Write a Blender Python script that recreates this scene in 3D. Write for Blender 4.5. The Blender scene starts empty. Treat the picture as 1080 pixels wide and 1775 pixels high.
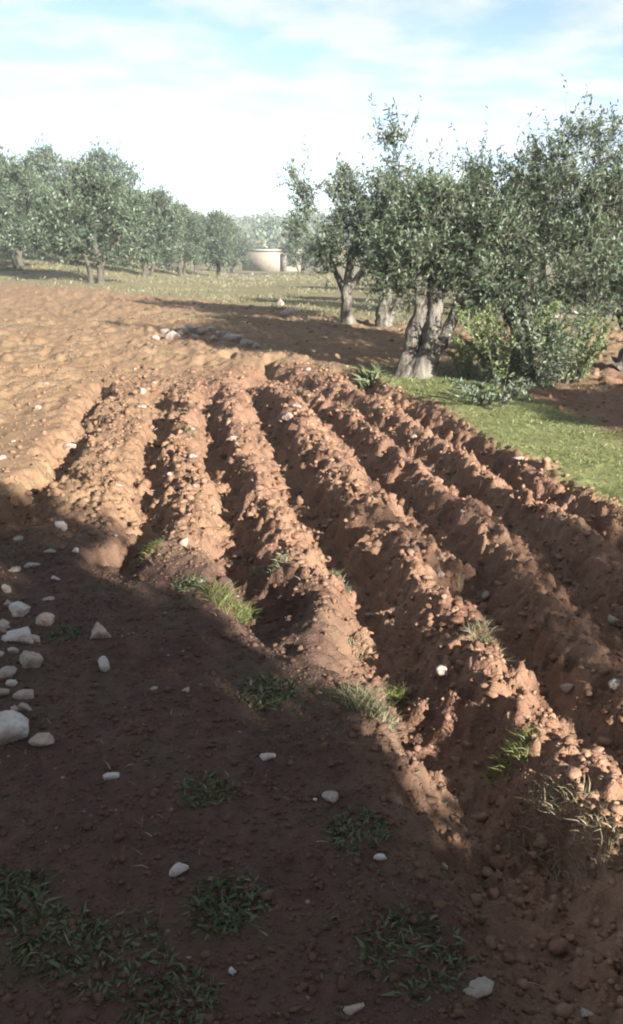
import bpy, bmesh, math, random
import numpy as np
from mathutils import Vector

# ------------------------------------------------------------------ camera, sky, sun, exposure
SC = bpy.context.scene
COL = SC.collection
CAM_H, PITCH, FPX = 1.65, math.radians(18.2), 1450.0      # eye height, tilt, focal length (in photo pixels)
cam_d = bpy.data.cameras.new('camera')
cam_d.sensor_fit = 'VERTICAL'; cam_d.sensor_height = 24.0
cam_d.lens = 24.0 * FPX / 1775.0
cam_d.clip_start = 0.05; cam_d.clip_end = 5000
cam = bpy.data.objects.new('camera', cam_d); COL.objects.link(cam)
cam.location = (0, 0, CAM_H)
cam.rotation_euler = (math.pi / 2 - PITCH, 0, 0)
SC.camera = cam

SUN_AZ, SUN_EL = math.radians(143.0), math.radians(19.0)  # clockwise from +Y
w = bpy.data.worlds.new('World'); SC.world = w; w.use_nodes = True
nt = w.node_tree; nt.nodes.clear()
def N(tree, kind, **kw):
    n = tree.nodes.new(kind)
    for k, v in kw.items(): setattr(n, k, v)
    return n
sky = N(nt, 'ShaderNodeTexSky', sky_type='NISHITA', sun_disc=False, sun_elevation=SUN_EL, sun_rotation=SUN_AZ,
        altitude=300, air_density=0.6, dust_density=0.3, ozone_density=1.0)
tc = N(nt, 'ShaderNodeTexCoord')
sep = N(nt, 'ShaderNodeSeparateXYZ'); nt.links.new(tc.outputs['Generated'], sep.inputs[0])
mz = N(nt, 'ShaderNodeMath', operation='MAXIMUM'); nt.links.new(sep.outputs[2], mz.inputs[0]); mz.inputs[1].default_value = 0.0
az_ = N(nt, 'ShaderNodeMath', operation='ADD'); nt.links.new(mz.outputs[0], az_.inputs[0]); az_.inputs[1].default_value = 0.10
dx = N(nt, 'ShaderNodeMath', operation='DIVIDE'); nt.links.new(sep.outputs[0], dx.inputs[0]); nt.links.new(az_.outputs[0], dx.inputs[1])
dy = N(nt, 'ShaderNodeMath', operation='DIVIDE'); nt.links.new(sep.outputs[1], dy.inputs[0]); nt.links.new(az_.outputs[0], dy.inputs[1])
cmb = N(nt, 'ShaderNodeCombineXYZ'); nt.links.new(dx.outputs[0], cmb.inputs[0]); nt.links.new(dy.outputs[0], cmb.inputs[1])
cn = N(nt, 'ShaderNodeTexNoise'); cn.inputs['Scale'].default_value = 2.4; cn.inputs['Detail'].default_value = 6; cn.inputs['Roughness'].default_value = 0.55
nt.links.new(cmb.outputs[0], cn.inputs['Vector'])
cr = N(nt, 'ShaderNodeValToRGB'); cr.color_ramp.elements[0].position = 0.38; cr.color_ramp.elements[1].position = 0.58
nt.links.new(cn.outputs['Fac'], cr.inputs[0])
cmul = N(nt, 'ShaderNodeMath', operation='MULTIPLY'); nt.links.new(cr.outputs[0], cmul.inputs[0]); cmul.inputs[1].default_value = 0.8
mx = N(nt, 'ShaderNodeMixRGB'); nt.links.new(cmul.outputs[0], mx.inputs[0]); nt.links.new(sky.outputs[0], mx.inputs[1])
mx.inputs[2].default_value = (3.7, 3.85, 3.85, 1)
bg = N(nt, 'ShaderNodeBackground'); bg.inputs[1].default_value = 0.05
nt.links.new(mx.outputs[0], bg.inputs[0])
wo = N(nt, 'ShaderNodeOutputWorld'); nt.links.new(bg.outputs[0], wo.inputs[0])

sun_d = bpy.data.lights.new('sun', 'SUN'); sun_d.energy = 5.0; sun_d.angle = math.radians(0.5); sun_d.color = (1.0, 0.95, 0.86)
sun = bpy.data.objects.new('sun', sun_d); COL.objects.link(sun)
TO_SUN = Vector((math.sin(SUN_AZ) * math.cos(SUN_EL), math.cos(SUN_AZ) * math.cos(SUN_EL), math.sin(SUN_EL)))
sun.rotation_euler = TO_SUN.to_track_quat('Z', 'Y').to_euler(); sun.location = (6, -9, 8)

SC.view_settings.view_transform = 'Standard'; SC.view_settings.look = 'None'
SC.view_settings.exposure = 2.3; SC.view_settings.gamma = 1.0; SC.view_settings.use_curve_mapping = False
SC.cycles.filter_width = 2.0
SC.cycles.max_bounces = 6; SC.cycles.transparent_max_bounces = 4
SC.cycles.use_denoising = True

# ------------------------------------------------------------------ helpers
def tag(o, label=None, cat=None, group=None, kind=None):
    if label: o['label'] = label
    if cat: o['category'] = cat
    if group: o['group'] = group
    if kind: o['kind'] = kind
    return o

def empty(name, loc):
    o = bpy.data.objects.new(name, None); COL.objects.link(o); o.location = loc; o.empty_display_size = 0.2
    return o

def mesh_np(name, V, quads=None, tris=None, attrs=None, smooth=False):
    """mesh from numpy arrays; attrs: name -> (float array per vertex)"""
    me = bpy.data.meshes.new(name)
    V = np.asarray(V, np.float32)
    loops = []; sizes = []
    if quads is not None and len(quads): loops.append(np.asarray(quads).ravel()); sizes.append(np.full(len(quads), 4))
    if tris is not None and len(tris): loops.append(np.asarray(tris).ravel()); sizes.append(np.full(len(tris), 3))
    L = np.concatenate(loops).astype(np.int32); S = np.concatenate(sizes).astype(np.int32)
    me.vertices.add(len(V)); me.vertices.foreach_set('co', V.ravel())
    me.loops.add(len(L)); me.loops.foreach_set('vertex_index', L)
    me.polygons.add(len(S)); me.polygons.foreach_set('loop_start', np.concatenate([[0], np.cumsum(S)[:-1]]).astype(np.int32))
    if smooth: me.polygons.foreach_set('use_smooth', np.ones(len(S), bool))
    for k, a in (attrs or {}).items():
        at_ = me.attributes.new(k, 'FLOAT', 'POINT'); at_.data.foreach_set('value', np.asarray(a, np.float32))
    me.update(calc_edges=True); me.validate()
    return me

def link(name, me, mat, parent=None, loc=(0, 0, 0)):
    o = bpy.data.objects.new(name, me); COL.objects.link(o); o.location = loc
    if mat is not None and not me.materials: me.materials.append(mat)
    if parent: o.parent = parent
    return o

def hash2(ix, iy, seed):
    h = (ix.astype(np.int64) * 374761393 + iy.astype(np.int64) * 668265263 + seed * 974711) & 0x7fffffff
    h = ((h ^ (h >> 13)) * 1274126177) & 0x7fffffff
    h = ((h ^ (h >> 16)) * 2246822519) & 0x7fffffff
    return ((h ^ (h >> 15)) & 0xffffff) / float(0xffffff)
def vnoise(x, y, seed=0):
    ix = np.floor(x); iy = np.floor(y); fx = x - ix; fy = y - iy
    fx = fx * fx * fx * (fx * (fx * 6 - 15) + 10); fy = fy * fy * fy * (fy * (fy * 6 - 15) + 10)
    a = hash2(ix, iy, seed); b = hash2(ix + 1, iy, seed); c = hash2(ix, iy + 1, seed); d = hash2(ix + 1, iy + 1, seed)
    return (a + (b - a) * fx) * (1 - fy) + (c + (d - c) * fx) * fy
def fbm(x, y, seed=0, octv=4, gain=0.5):
    s = 0; amp = 1; tot = 0
    for k in range(octv):
        ca, sa = math.cos(k * 1.1 + .4), math.sin(k * 1.1 + .4)
        s = s + amp * vnoise((x * ca - y * sa) * 2 ** k + 31.7 * k, (x * sa + y * ca) * 2 ** k - 17.3 * k, seed + k); tot += amp; amp *= gain
    return s / tot
def worley(x, y, seed=0):
    """distance to the nearest cell point, gap to the second, and the cell's random value"""
    ix = np.floor(x); iy = np.floor(y)
    f1 = np.full(np.shape(x), 9.0); f2 = f1.copy(); cid = np.zeros(np.shape(x))
    for a in (-1, 0, 1):
        for b in (-1, 0, 1):
            jx = ix + a; jy = iy + b
            d = np.hypot(jx + hash2(jx, jy, seed) - x, jy + hash2(jx, jy, seed + 9) - y)
            nearer = d < f1
            f2 = np.where(nearer, f1, np.minimum(f2, d)); cid = np.where(nearer, hash2(jx, jy, seed + 23), cid); f1 = np.where(nearer, d, f1)
    return f1, f2 - f1, cid
def sst(a, b, x):
    t = np.clip((x - a) / (b - a), 0, 1); return t * t * (3 - 2 * t)

# ------------------------------------------------------------------ the lie of the land
TR = [  # plough furrows: (y, x) along each, then depth, half width, near fade y, far fade y
    ([(10, -3.5), (7.5, -2.85), (5.5, -2.6), (4, -2.5), (1, -2.4)], .05, .13, 5.0, 9.5),
    ([(10.8, -2.67), (8.6, -2.28), (7.05, -2.04), (5.36, -1.86), (4, -1.76), (1, -1.6)], .19, .13, 4.6, 10.1),
    ([(10, -1.85), (7.5, -1.42), (6.27, -1.22), (5.2, -1.1), (4.5, -1.04), (1, -.75)], .20, .14, 4.1, 9.7),
    ([(9, -1.11), (7.5, -.89), (6.27, -.69), (5.17, -.52), (4.37, -.4), (3.9, -.32), (2.5, -.12), (1, .02)], .21, .15, 3.4, 9.5),
    ([(10, -.7), (7.5, -.37), (5.5, -.04), (4.14, .17), (3.4, .32), (2.85, .43), (2.54, .48), (1, .62)], .23, .19, 1.7, 10.9),
    ([(9.4, -.16), (8, .17), (6.5, .46), (5.36, .68), (4.72, .8), (3.16, .99), (2.6, 1.06), (1, 1.22)], .20, .165, 0.6, 11.6),
    ([(8.8, .35), (7.7, .62), (6.84, .85), (5.9, 1.05), (4.5, 1.3), (3, 1.5), (1, 1.75)], .165, .14, 0.6, 11.9),
    ([(9.4, .72), (8.14, 1.03), (7.05, 1.27), (6.45, 1.38), (5.81, 1.54), (5.14, 1.68), (4.78, 1.78), (3, 2.1), (1, 2.4)], .18, .15, 0.6, 11.0),
]
TRP = [np.polyfit([p[0] for p in t[0]], [p[1] for p in t[0]], 3) for t in TR]
def trench_x(k, y): return np.polyval(TRP[k], np.clip(y, 1.0, 11.5))

def terrain(x, y):
    yy = np.maximum(y - 20, 0.0)
    left = sst(-2.5, -9.0, x * 30 / np.maximum(y, 12))
    z = np.minimum(yy, 75) * (-.022 * (1 - left) + .018 * left)
    z = z + sst(95, 230, y) * (6.2 + 1.5 * np.sin(x * .02)) + sst(230, 600, y) * 4
    z = z + .10 * (fbm(x * .35, y * .35, 5, 3) - .5) * sst(3, 9, np.abs(y) + np.abs(x) * .5)
    return z

def zones(x, y):
    """masks 0..1: ploughed, grass, dry crust"""
    t7 = trench_x(7, y)
    wob = .22 * (fbm(x * 1.7, y * 1.7, 77, 3) - .5) * 2
    t1 = trench_x(1, y)
    pl = sst(-.35, .05, x - t1 + wob) * sst(.42, .2, x - t7 + wob * .6) * sst(12.2, 9.8, y + wob * 2) * sst(0.3, 1.0, y)
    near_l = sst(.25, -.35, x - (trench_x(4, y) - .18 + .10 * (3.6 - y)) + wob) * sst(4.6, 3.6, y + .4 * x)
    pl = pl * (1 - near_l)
    e1 = 1.35 + .0 * y
    strip = sst(.18, .40, x - t7 + wob * .7) * sst(e1 + .35, e1 - .1, x - t7 + wob) * sst(11.3, 9.8, y + wob * 2) * sst(3.2, 4.4, y)
    under = sst(2.2, .7, np.hypot((x - 1.6) / 1.3, (y - 10.6) / .9) + wob * 2) * .55
    lim = np.interp(x, [-40, -8, -3.5, -1.35, .35, 2, 6], [34, 27.5, 25, 22, 18.5, 16.5, 15.5])
    far = sst(-1.2, 1.6, y - lim + 4 * wob)
    gr = np.clip(strip + under * (1 - pl) + far * .9, 0, 1)
    weeds = sst(.55, .75, fbm(x * .8 + 9, y * .8, 21, 3)) * .5
    headl = sst(10.8, 11.6, y) * sst(14.5, 13, y) * sst(-3.0, -2.2, x) * sst(.2, -.6, x)
    leftw = sst(-2.3, -2.9, x + .12 * (y - 7)) * sst(5, 6.5, y) * sst(13, 9, y)
    gr = np.clip(gr + weeds * (.5 * headl + .6 * leftw) + weeds * near_l * .35, 0, 1)
    dry = np.clip(sst(.25, -.5, x - t1) * sst(4.4, 5.6, y) + headl + sst(11, 13, y), 0, 1)
    dry = np.clip(np.maximum(dry, .7 * sst(.5, -1.3, x - trench_x(3, y)) * (1 - near_l)) + (fbm(x * 1.1, y * 1.1, 55, 3) - .5) * .5 * (1 - near_l), 0, 1)
    return pl, gr, dry, near_l

def hf(x, y, detail=True):
    x = np.asarray(x, float); y = np.asarray(y, float)
    z = terrain(x, y)
    pl, gr, dry, vg = zones(x, y)
    wx = x + .09 * (fbm(x * 2.1, y * 2.1, 3, 2) - .5) * 2 + .085 * (fbm(x * 6.0, y * 6.0, 4, 2) - .5) * 2 + .05 * (fbm(x * 15, y * 15, 14, 2) - .5) * 2
    tot = 0
    for k, (pts, dep, hw, y0, y1) in enumerate(TR):
        d = wx - trench_x(k, y)
        a = sst(y0 - .45, y0 + .45, y) * sst(y1 + .5, y1 - .5, y) * (.72 + .5 * fbm(x * 2.2 + k * 7, y * 2.2, 11, 3))
        g = np.exp(-np.abs(d / hw) ** 2.6)
        heap = .22 * np.exp(-((d + hw * 1.7) / (hw * .9)) ** 2) + .16 * np.exp(-((d - hw * 1.7) / (hw * .9)) ** 2)
        tot = tot + a * dep * (heap * .6 - g * .78)
    z = z + tot
    rough = np.clip(.36 + pl * .55 - gr * .2 - .1 * sst(16, 24, y), .08, 1.2)
    if detail:
        b1 = 1 - np.abs(2 * fbm(x * 4.2, y * 4.2, 40, 2) - 1) * 1.6
        b2 = 1 - np.abs(2 * fbm(x * 10.0, y * 10.0, 50, 2) - 1) * 1.5
        b3 = fbm(x * 26, y * 26, 60, 3)
        z = z + rough * (.020 * (b1 - .5) + .022 * (b2 - .5) + .030 * (b3 - .5))
        z = z + .02 * (fbm(x * 3, y * 3, 66, 3) - .5)
        jx = .05 * (fbm(x * 9, y * 9, 71, 2) - .5); jy = .05 * (fbm(x * 9 + 40, y * 9, 72, 2) - .5)
        hl = (1 - pl) * (1 - gr) * sst(7, 10, y) * sst(40, 26, y)
        _, gap, cid = worley((x + jx * 4) * 2.6, (y + jy * 4) * 2.6, 111)
        z = z + hl * (.075 * (np.minimum(gap * 2.2, 1) * cid ** 1.4 - .3) + .05 * (b1 - .5))
        for sc_, amp, sd_ in ((6.5, .046, 81), (13.0, .038, 91), (24.0, .018, 101)):
            _, gap, cid = worley((x + jx) * sc_, (y + jy) * sc_, sd_)
            z = z + pl * amp * (np.minimum(gap * 2.6, 1) * (.25 + .75 * cid ** 1.6) - .35)
    return z

def at(px, py):
    """ground point seen at a photo pixel, marching the sight line down to the land"""
    a = (px - 540) / FPX; b = (887.5 - py) / FPX
    d = np.array([a, math.cos(PITCH) + b * math.sin(PITCH), -math.sin(PITCH) + b * math.cos(PITCH)])
    t = np.concatenate([np.arange(1.2, 20, .02), np.arange(20, 140, .2)])
    P = np.array([0, 0, CAM_H]) + t[:, None] * d
    below = np.nonzero(P[:, 2] <= hf(P[:, 0], P[:, 1]))[0]
    i = below[0] if len(below) else len(t) - 1
    return float(P[i, 0]), float(P[i, 1]), float(hf(P[i, 0], P[i, 1])), float(t[i])   # t = depth along the axis

# ------------------------------------------------------------------ materials
def material(name):
    m = bpy.data.materials.new(name); m.use_nodes = True
    t = m.node_tree; t.nodes.clear()
    out = N(t, 'ShaderNodeOutputMaterial'); p = N(t, 'ShaderNodeBsdfPrincipled')
    t.links.new(p.outputs[0], out.inputs[0]); p.inputs['Roughness'].default_value = .95
    p.inputs['Specular IOR Level'].default_value = .15
    return m, t, p, out
def noise(t, scale, detail=4, rough=.55, vec=None):
    n = N(t, 'ShaderNodeTexNoise'); n.inputs['Scale'].default_value = scale; n.inputs['Detail'].default_value = detail; n.inputs['Roughness'].default_value = rough
    if vec is not None: t.links.new(vec, n.inputs['Vector'])
    return n.outputs['Fac']
def ramp(t, fac, stops):
    r = N(t, 'ShaderNodeValToRGB'); e = r.color_ramp.elements
    while len(e) < len(stops): e.new(.5)
    for q, (pos, c) in zip(e, stops): q.position = pos; q.color = (*c, 1) if len(c) == 3 else c
    t.links.new(fac, r.inputs[0]); return r.outputs[0]
def mix(t, fac, a, b, mode='MIX'):
    m = N(t, 'ShaderNodeMixRGB', blend_type=mode)
    for s, v in ((0, fac), (1, a), (2, b)):
        if isinstance(v, (int, float)): m.inputs[s].default_value = v
        elif isinstance(v, tuple): m.inputs[s].default_value = (*v, 1)
        else: t.links.new(v, m.inputs[s])
    return m.outputs[0]
def bump(t, p, h, strength, dist):
    b = N(t, 'ShaderNodeBump'); b.inputs['Strength'].default_value = strength; b.inputs['Distance'].default_value = dist
    t.links.new(h, b.inputs['Height']); t.links.new(b.outputs[0], p.inputs['Normal'])
def attr(t, name):
    a = N(t, 'ShaderNodeAttribute', attribute_name=name); return a.outputs['Fac']
def objco(t): return N(t, 'ShaderNodeTexCoord').outputs['Object']

RED1, RED2, RED3 = (.088, .044, .029), (.160, .091, .059), (.218, .138, .093)
def mat_ground():
    m, t, p, o = material('red_earth')
    c = objco(t)
    n1 = noise(t, 2.3, 5, .6, c); n2 = noise(t, 17, 5, .65, c); n3 = noise(t, 75, 3, .6, c)
    soil = ramp(t, n1, [(.3, RED1), (.5, RED2), (.72, RED3)])
    soil = mix(t, .45, soil, ramp(t, n2, [(.28, (.055, .025, .016)), (.5, RED2), (.75, (.235, .138, .088))]))
    dryc = ramp(t, n2, [(.25, (.145, .087, .050)), (.5, (.205, .134, .079)), (.8, (.265, .185, .115))])
    dryc = mix(t, ramp(t, n1, [(.4, (0, 0, 0)), (.65, (1, 1, 1))]), dryc, (.16, .10, .058))
    col = mix(t, attr(t, 'dry'), soil, dryc)
    grc = ramp(t, n2, [(.25, (.075, .092, .032)), (.5, (.128, .138, .052)), (.78, (.19, .172, .086))])
    grc = mix(t, mix(t, 1.0, attr(t, 'dry'), (.75, .75, .75), 'MULTIPLY'), grc, ramp(t, n1, [(.35, (.105, .095, .052)), (.65, (.185, .165, .10))]))
    gm = N(t, 'ShaderNodeMath', operation='MULTIPLY_ADD'); t.links.new(n2, gm.inputs[0]); gm.inputs[1].default_value = .9; gm.inputs[2].default_value = -.45
    ga = N(t, 'ShaderNodeMath', operation='ADD', use_clamp=True); t.links.new(gm.outputs[0], ga.inputs[0]); t.links.new(attr(t, 'grass'), ga.inputs[1])
    gg = N(t, 'ShaderNodeMath', operation='MULTIPLY', use_clamp=True); t.links.new(ga.outputs[0], gg.inputs[0]); t.links.new(attr(t, 'grass'), gg.inputs[1])
    col = mix(t, gg.outputs[0], col, grc)
    vcol = ramp(t, n1, [(.35, (.046, .027, .021)), (.5, (.070, .041, .031)), (.68, (.052, .046, .026))])  # browner tone of unploughed earth, darkened further to deepen the foreground shade
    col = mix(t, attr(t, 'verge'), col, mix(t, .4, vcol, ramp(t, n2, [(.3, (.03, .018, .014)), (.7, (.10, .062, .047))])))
    # pale grit
    v = N(t, 'ShaderNodeTexVoronoi'); v.inputs['Scale'].default_value = 21; t.links.new(c, v.inputs['Vector'])
    grit = ramp(t, v.outputs['Distance'], [(.10, (1, 1, 1)), (.16, (0, 0, 0))])
    sel = ramp(t, noise(t, 5.3, 2, .5, c), [(.55, (0, 0, 0)), (.66, (.8, .8, .8))])
    col = mix(t, mix(t, 1.0, grit, sel, 'MULTIPLY'), col, (.26, .20, .16))
    t.links.new(col, p.inputs['Base Color'])
    hh = mix(t, .5, n2, n3); bump(t, p, hh, .8, .03)
    return m
def mat_clod():
    m, t, p, o = material('soil_clod')
    c = objco(t); n2 = noise(t, 22, 4, .6, c)
    a = ramp(t, attr(t, 'rnd'), [(0, (.075, .034, .02)), (.4, RED2), (.75, RED3), (1, (.25, .15, .098))])
    a = mix(t, attr(t, 'verge'), a, (.052, .032, .024)); a = mix(t, attr(t, 'dry'), a, (.135, .088, .053))  # verge clods take the same tone, with foreground shade put into the colour
    t.links.new(mix(t, .3, a, ramp(t, n2, [(.3, (.075, .034, .02)), (.7, (.22, .125, .078))])), p.inputs['Base Color'])
    bump(t, p, n2, .7, .02); return m
def mat_stone(name, c0, c1, c2):
    m, t, p, o = material(name)
    c = objco(t); n1 = noise(t, 9, 5, .6, c); n2 = noise(t, 42, 5, .65, c)
    col = ramp(t, n1, [(.3, c0), (.52, c1), (.75, c2)])
    col = mix(t, ramp(t, noise(t, 6, 4, .6, c), [(.47, (0, 0, 0)), (.63, (.75, .75, .75))]), col, (.15, .088, .058))
    col = mix(t, ramp(t, n2, [(.58, (0, 0, 0)), (.75, (.55, .55, .55))]), col, (.13, .07, .045))
    t.links.new(col, p.inputs['Base Color']); bump(t, p, mix(t, .5, n1, n2), 1.0, .03)
    p.inputs['Roughness'].default_value = .85; return m
def mat_leaf(name, top, top2, under, trans=.25):
    m, t, p, o = material(name)
    r = attr(t, 'rnd')
    c = ramp(t, r, [(0, tuple(v * .62 for v in top)), (.45, top), (1, top2)])
    g = N(t, 'ShaderNodeNewGeometry')
    col = mix(t, g.outputs['Backfacing'], c, under)
    t.links.new(col, p.inputs['Base Color']); p.inputs['Roughness'].default_value = .5; p.inputs['Specular IOR Level'].default_value = .35
    if trans:
        tr = N(t, 'ShaderNodeBsdfTranslucent'); t.links.new(col, tr.inputs[0])
        ms = N(t, 'ShaderNodeMixShader'); ms.inputs[0].default_value = trans
        t.links.new(p.outputs[0], ms.inputs[1]); t.links.new(tr.outputs[0], ms.inputs[2]); t.links.new(ms.outputs[0], o.inputs[0])
    return m
def mat_bark():
    m, t, p, o = material('olive_bark')
    c = objco(t); mp = N(t, 'ShaderNodeMapping'); mp.inputs['Scale'].default_value = (1, 1, .3); t.links.new(c, mp.inputs[0])
    n1 = noise(t, 14, 6, .65, mp.outputs[0]); n2 = noise(t, 4, 3, .5, c)
    col = ramp(t, n1, [(.34, (.018, .015, .012)), (.48, (.085, .074, .060)), (.70, (.21, .19, .162))])
    t.links.new(mix(t, .3, col, ramp(t, n2, [(.4, (.03, .026, .02)), (.65, (.20, .18, .155))])), p.inputs['Base Color'])
    bump(t, p, n1, 1.0, .06); return m
def mat_flat(name, c0, c1, scale=12, rough=.9):
    m, t, p, o = material(name)
    t.links.new(ramp(t, noise(t, scale, 4, .6, objco(t)), [(.3, c0), (.7, c1)]), p.inputs['Base Color']); p.inputs['Roughness'].default_value = rough
    return m

M_GROUND = mat_ground(); M_CLOD = mat_clod(); M_BARK = mat_bark(); M_BARKD = mat_flat('dark_bark', (.035, .030, .024), (.085, .075, .06), 9)
M_ST = {'white': mat_stone('white_limestone', (.30, .275, .25), (.43, .40, .37), (.54, .51, .475)),
        'pink': mat_stone('pinkish_limestone', (.24, .185, .155), (.34, .27, .235), (.43, .355, .31)),
        'grey': mat_stone('grey_limestone', (.20, .175, .15), (.29, .26, .22), (.37, .34, .30))}
M_LEAF = mat_leaf('olive_leaf', (.034, .056, .022), (.086, .114, .050), (.125, .152, .105))
M_LEAFY = mat_leaf('young_olive_leaf', (.085, .120, .032), (.150, .185, .060), (.15, .18, .09), .3)
M_FAR = mat_leaf('far_leaf', (.034, .054, .026), (.078, .102, .052), (.095, .122, .080), .15)
M_GRASS = mat_leaf('green_grass', (.100, .130, .033), (.195, .205, .068), (.13, .15, .054), .3)
M_WEED = mat_leaf('weed_leaf', (.062, .080, .034), (.115, .135, .058), (.09, .105, .055), .25)
M_STRAW = mat_leaf('dry_straw', (.17, .13, .07), (.28, .23, .14), (.24, .2, .12), .2)
M_PALEG = mat_leaf('pale_grass', (.12, .115, .06), (.185, .17, .10), (.15, .145, .08), .2)

# ------------------------------------------------------------------ ground sheet
def build_ground():
    ys = [-900, -400, -180, -90, -50, -30, -20, -14, -10, -7, -5, -3.5, -2.5, -1.7, -1.1, -.6, -.2, .1, .35, .55, .7, .8, .9]
    y = 1.0
    while y < 95:
        ys.append(y); y += .0155 * max(1, y / 4.0) ** 1.55
    while y < 3000: ys.append(y); y *= 1.12
    ys = np.array(ys); nin = 470
    s_in = np.linspace(-1, 1, nin)
    g = 1 + np.cumsum(.006 * 1.22 ** np.arange(1, 43)); g = g[g < 75]
    s = np.concatenate([-g[::-1], s_in, g])
    wy = np.where(ys > 1, .42 * ys + .95, 1.37)
    X = s[None, :] * wy[:, None]; Y = np.repeat(ys[:, None], len(s), 1)
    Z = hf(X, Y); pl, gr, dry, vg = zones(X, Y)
    ny, nx = X.shape
    i = np.arange(ny * nx).reshape(ny, nx)
    q = np.stack([i[:-1, :-1], i[:-1, 1:], i[1:, 1:], i[1:, :-1]], -1).reshape(-1, 4)
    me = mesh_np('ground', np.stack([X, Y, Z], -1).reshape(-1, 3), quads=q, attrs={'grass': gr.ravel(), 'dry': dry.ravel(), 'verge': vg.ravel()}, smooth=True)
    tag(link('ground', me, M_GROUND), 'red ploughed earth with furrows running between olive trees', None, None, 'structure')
build_ground()

# ------------------------------------------------------------------ rock shapes
def ico(sub):
    bm = bmesh.new(); bmesh.ops.create_icosphere(bm, subdivisions=sub, radius=1)
    V = np.array([v.co[:] for v in bm.verts]); F = np.array([[v.index for v in f.verts] for f in bm.faces]); bm.free()
    return V, F
ICO1, ICO2, ICO3, ICO4 = ico(1), ico(2), ico(3), ico(4)
def rock(seed, base=ICO3, planes=15, rough=.05):
    r = np.random.default_rng(seed); V, F = base
    n = r.normal(size=(planes, 3)); n /= np.linalg.norm(n, axis=1)[:, None]; off = r.uniform(.45, .95, planes)
    dn = V @ n.T
    rad = np.min(np.where(dn > .05, off / np.maximum(dn, .05), 9), axis=1); rad = np.minimum(rad, 1.1)
    ph = r.uniform(0, 6, (5, 3)); fr = r.normal(size=(5, 3)) * 4.5
    rad = rad * (1 + rough * sum(np.sin(V @ fr[k] + ph[k, 0]) for k in range(5)) / 2)
    P = V * rad[:, None]
    P = P / (P.max(0) - P.min(0)).max() * 2
    return P, F

# clods of turned soil
def build_clods():
    r = np.random.default_rng(12)
    n = 150000
    y = 1.1 + (11.4 - 1.1) * r.random(n) ** 1.35; x = (r.random(n) * 2 - 1) * (.42 * y + .7)
    pl, gr, dry, vg = zones(x, y)
    z0 = hf(x, y); zs = terrain(x, y)
    keep = r.random(n) < (pl * (.22 + 1.6 * np.clip(z0 - zs + .03, 0, .3)) * .6 + .32 * vg + .06 * (1 - gr) * (1 - pl))
    n2 = 3500; y2 = 9.5 + 16 * r.random(n2) ** 1.3; x2 = (r.random(n2) * 2 - 1.25) * .42 * y2; pl2, gr2, dry2, vg2 = zones(x2, y2)
    k2 = r.random(n2) < (1 - gr2) * (.15 + .85 * sst(.4, .65, fbm(x2 * .7, y2 * .7, 131, 3)))
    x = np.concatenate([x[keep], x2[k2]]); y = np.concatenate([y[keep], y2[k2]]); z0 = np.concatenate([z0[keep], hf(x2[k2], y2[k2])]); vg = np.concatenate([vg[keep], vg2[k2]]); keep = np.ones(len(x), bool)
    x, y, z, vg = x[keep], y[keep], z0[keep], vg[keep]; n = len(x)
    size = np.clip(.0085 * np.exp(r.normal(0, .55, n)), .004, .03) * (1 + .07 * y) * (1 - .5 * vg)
    vs = [(rock(100 + k, ICO2, 7, .16), rock(100 + k, ICO1, 6, .2)) for k in range(8)]
    Vs, Fs, A, G, DR = [], [], [], [], []; o = 0; dr = zones(x, y)[2]
    for k in range(n):
        P, F = vs[k % 8][0 if size[k] > .02 and y[k] < 6 else 1]
        a = r.random() * 6.28; c, s_ = math.cos(a), math.sin(a)
        q = P * (size[k] * np.array([1, r.uniform(.6, 1), r.uniform(.5, .85)]))
        q = np.stack([q[:, 0] * c - q[:, 1] * s_, q[:, 0] * s_ + q[:, 1] * c, q[:, 2]], 1) + (x[k], y[k], z[k] + size[k] * .12)
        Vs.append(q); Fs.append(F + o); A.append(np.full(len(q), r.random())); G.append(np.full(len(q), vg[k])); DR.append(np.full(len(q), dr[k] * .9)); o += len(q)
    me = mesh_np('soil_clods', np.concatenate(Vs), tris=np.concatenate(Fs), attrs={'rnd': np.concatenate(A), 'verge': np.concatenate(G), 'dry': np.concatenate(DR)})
    tag(link('soil_clods', me, M_CLOD), 'red clods of turned soil heaped along the plough rows', 'soil', None, 'stuff')
    print('clods', n, 'tris', sum(len(f) for f in Fs))
build_clods()

# ------------------------------------------------------------------ stones
SEED = [500]
def stone(px, py, wpx, tone, label, asp=.75, hgt=.62, group=None, tall=False, fine=False):
    x, y, z, dep = at(px, py)
    wid = wpx / FPX * dep
    SEED[0] += 1; r = random.Random(SEED[0])
    P, F = rock(SEED[0], ICO4 if fine else (ICO3 if wpx > 15 else ICO2), 11, .06)
    sc = np.array([wid / 2, wid / 2 * asp, wid / 2 * (1.7 if tall else hgt)])
    P = P * sc
    a = r.uniform(-.5, .5) ; c, s_ = math.cos(a), math.sin(a)
    P = np.stack([P[:, 0] * c - P[:, 1] * s_, P[:, 0] * s_ + P[:, 1] * c, P[:, 2]], 1)
    me = mesh_np('stone', P, tris=F)
    o = link('stone', me, M_ST[tone], None, (x, y, z + sc[2] * .26)); o.rotation_euler = (r.uniform(-.25, .25), r.uniform(-.25, .25), 0)
    tag(o, label, 'stone', group)
    return o
HEAP = 'stones heaped at the left edge'
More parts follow.
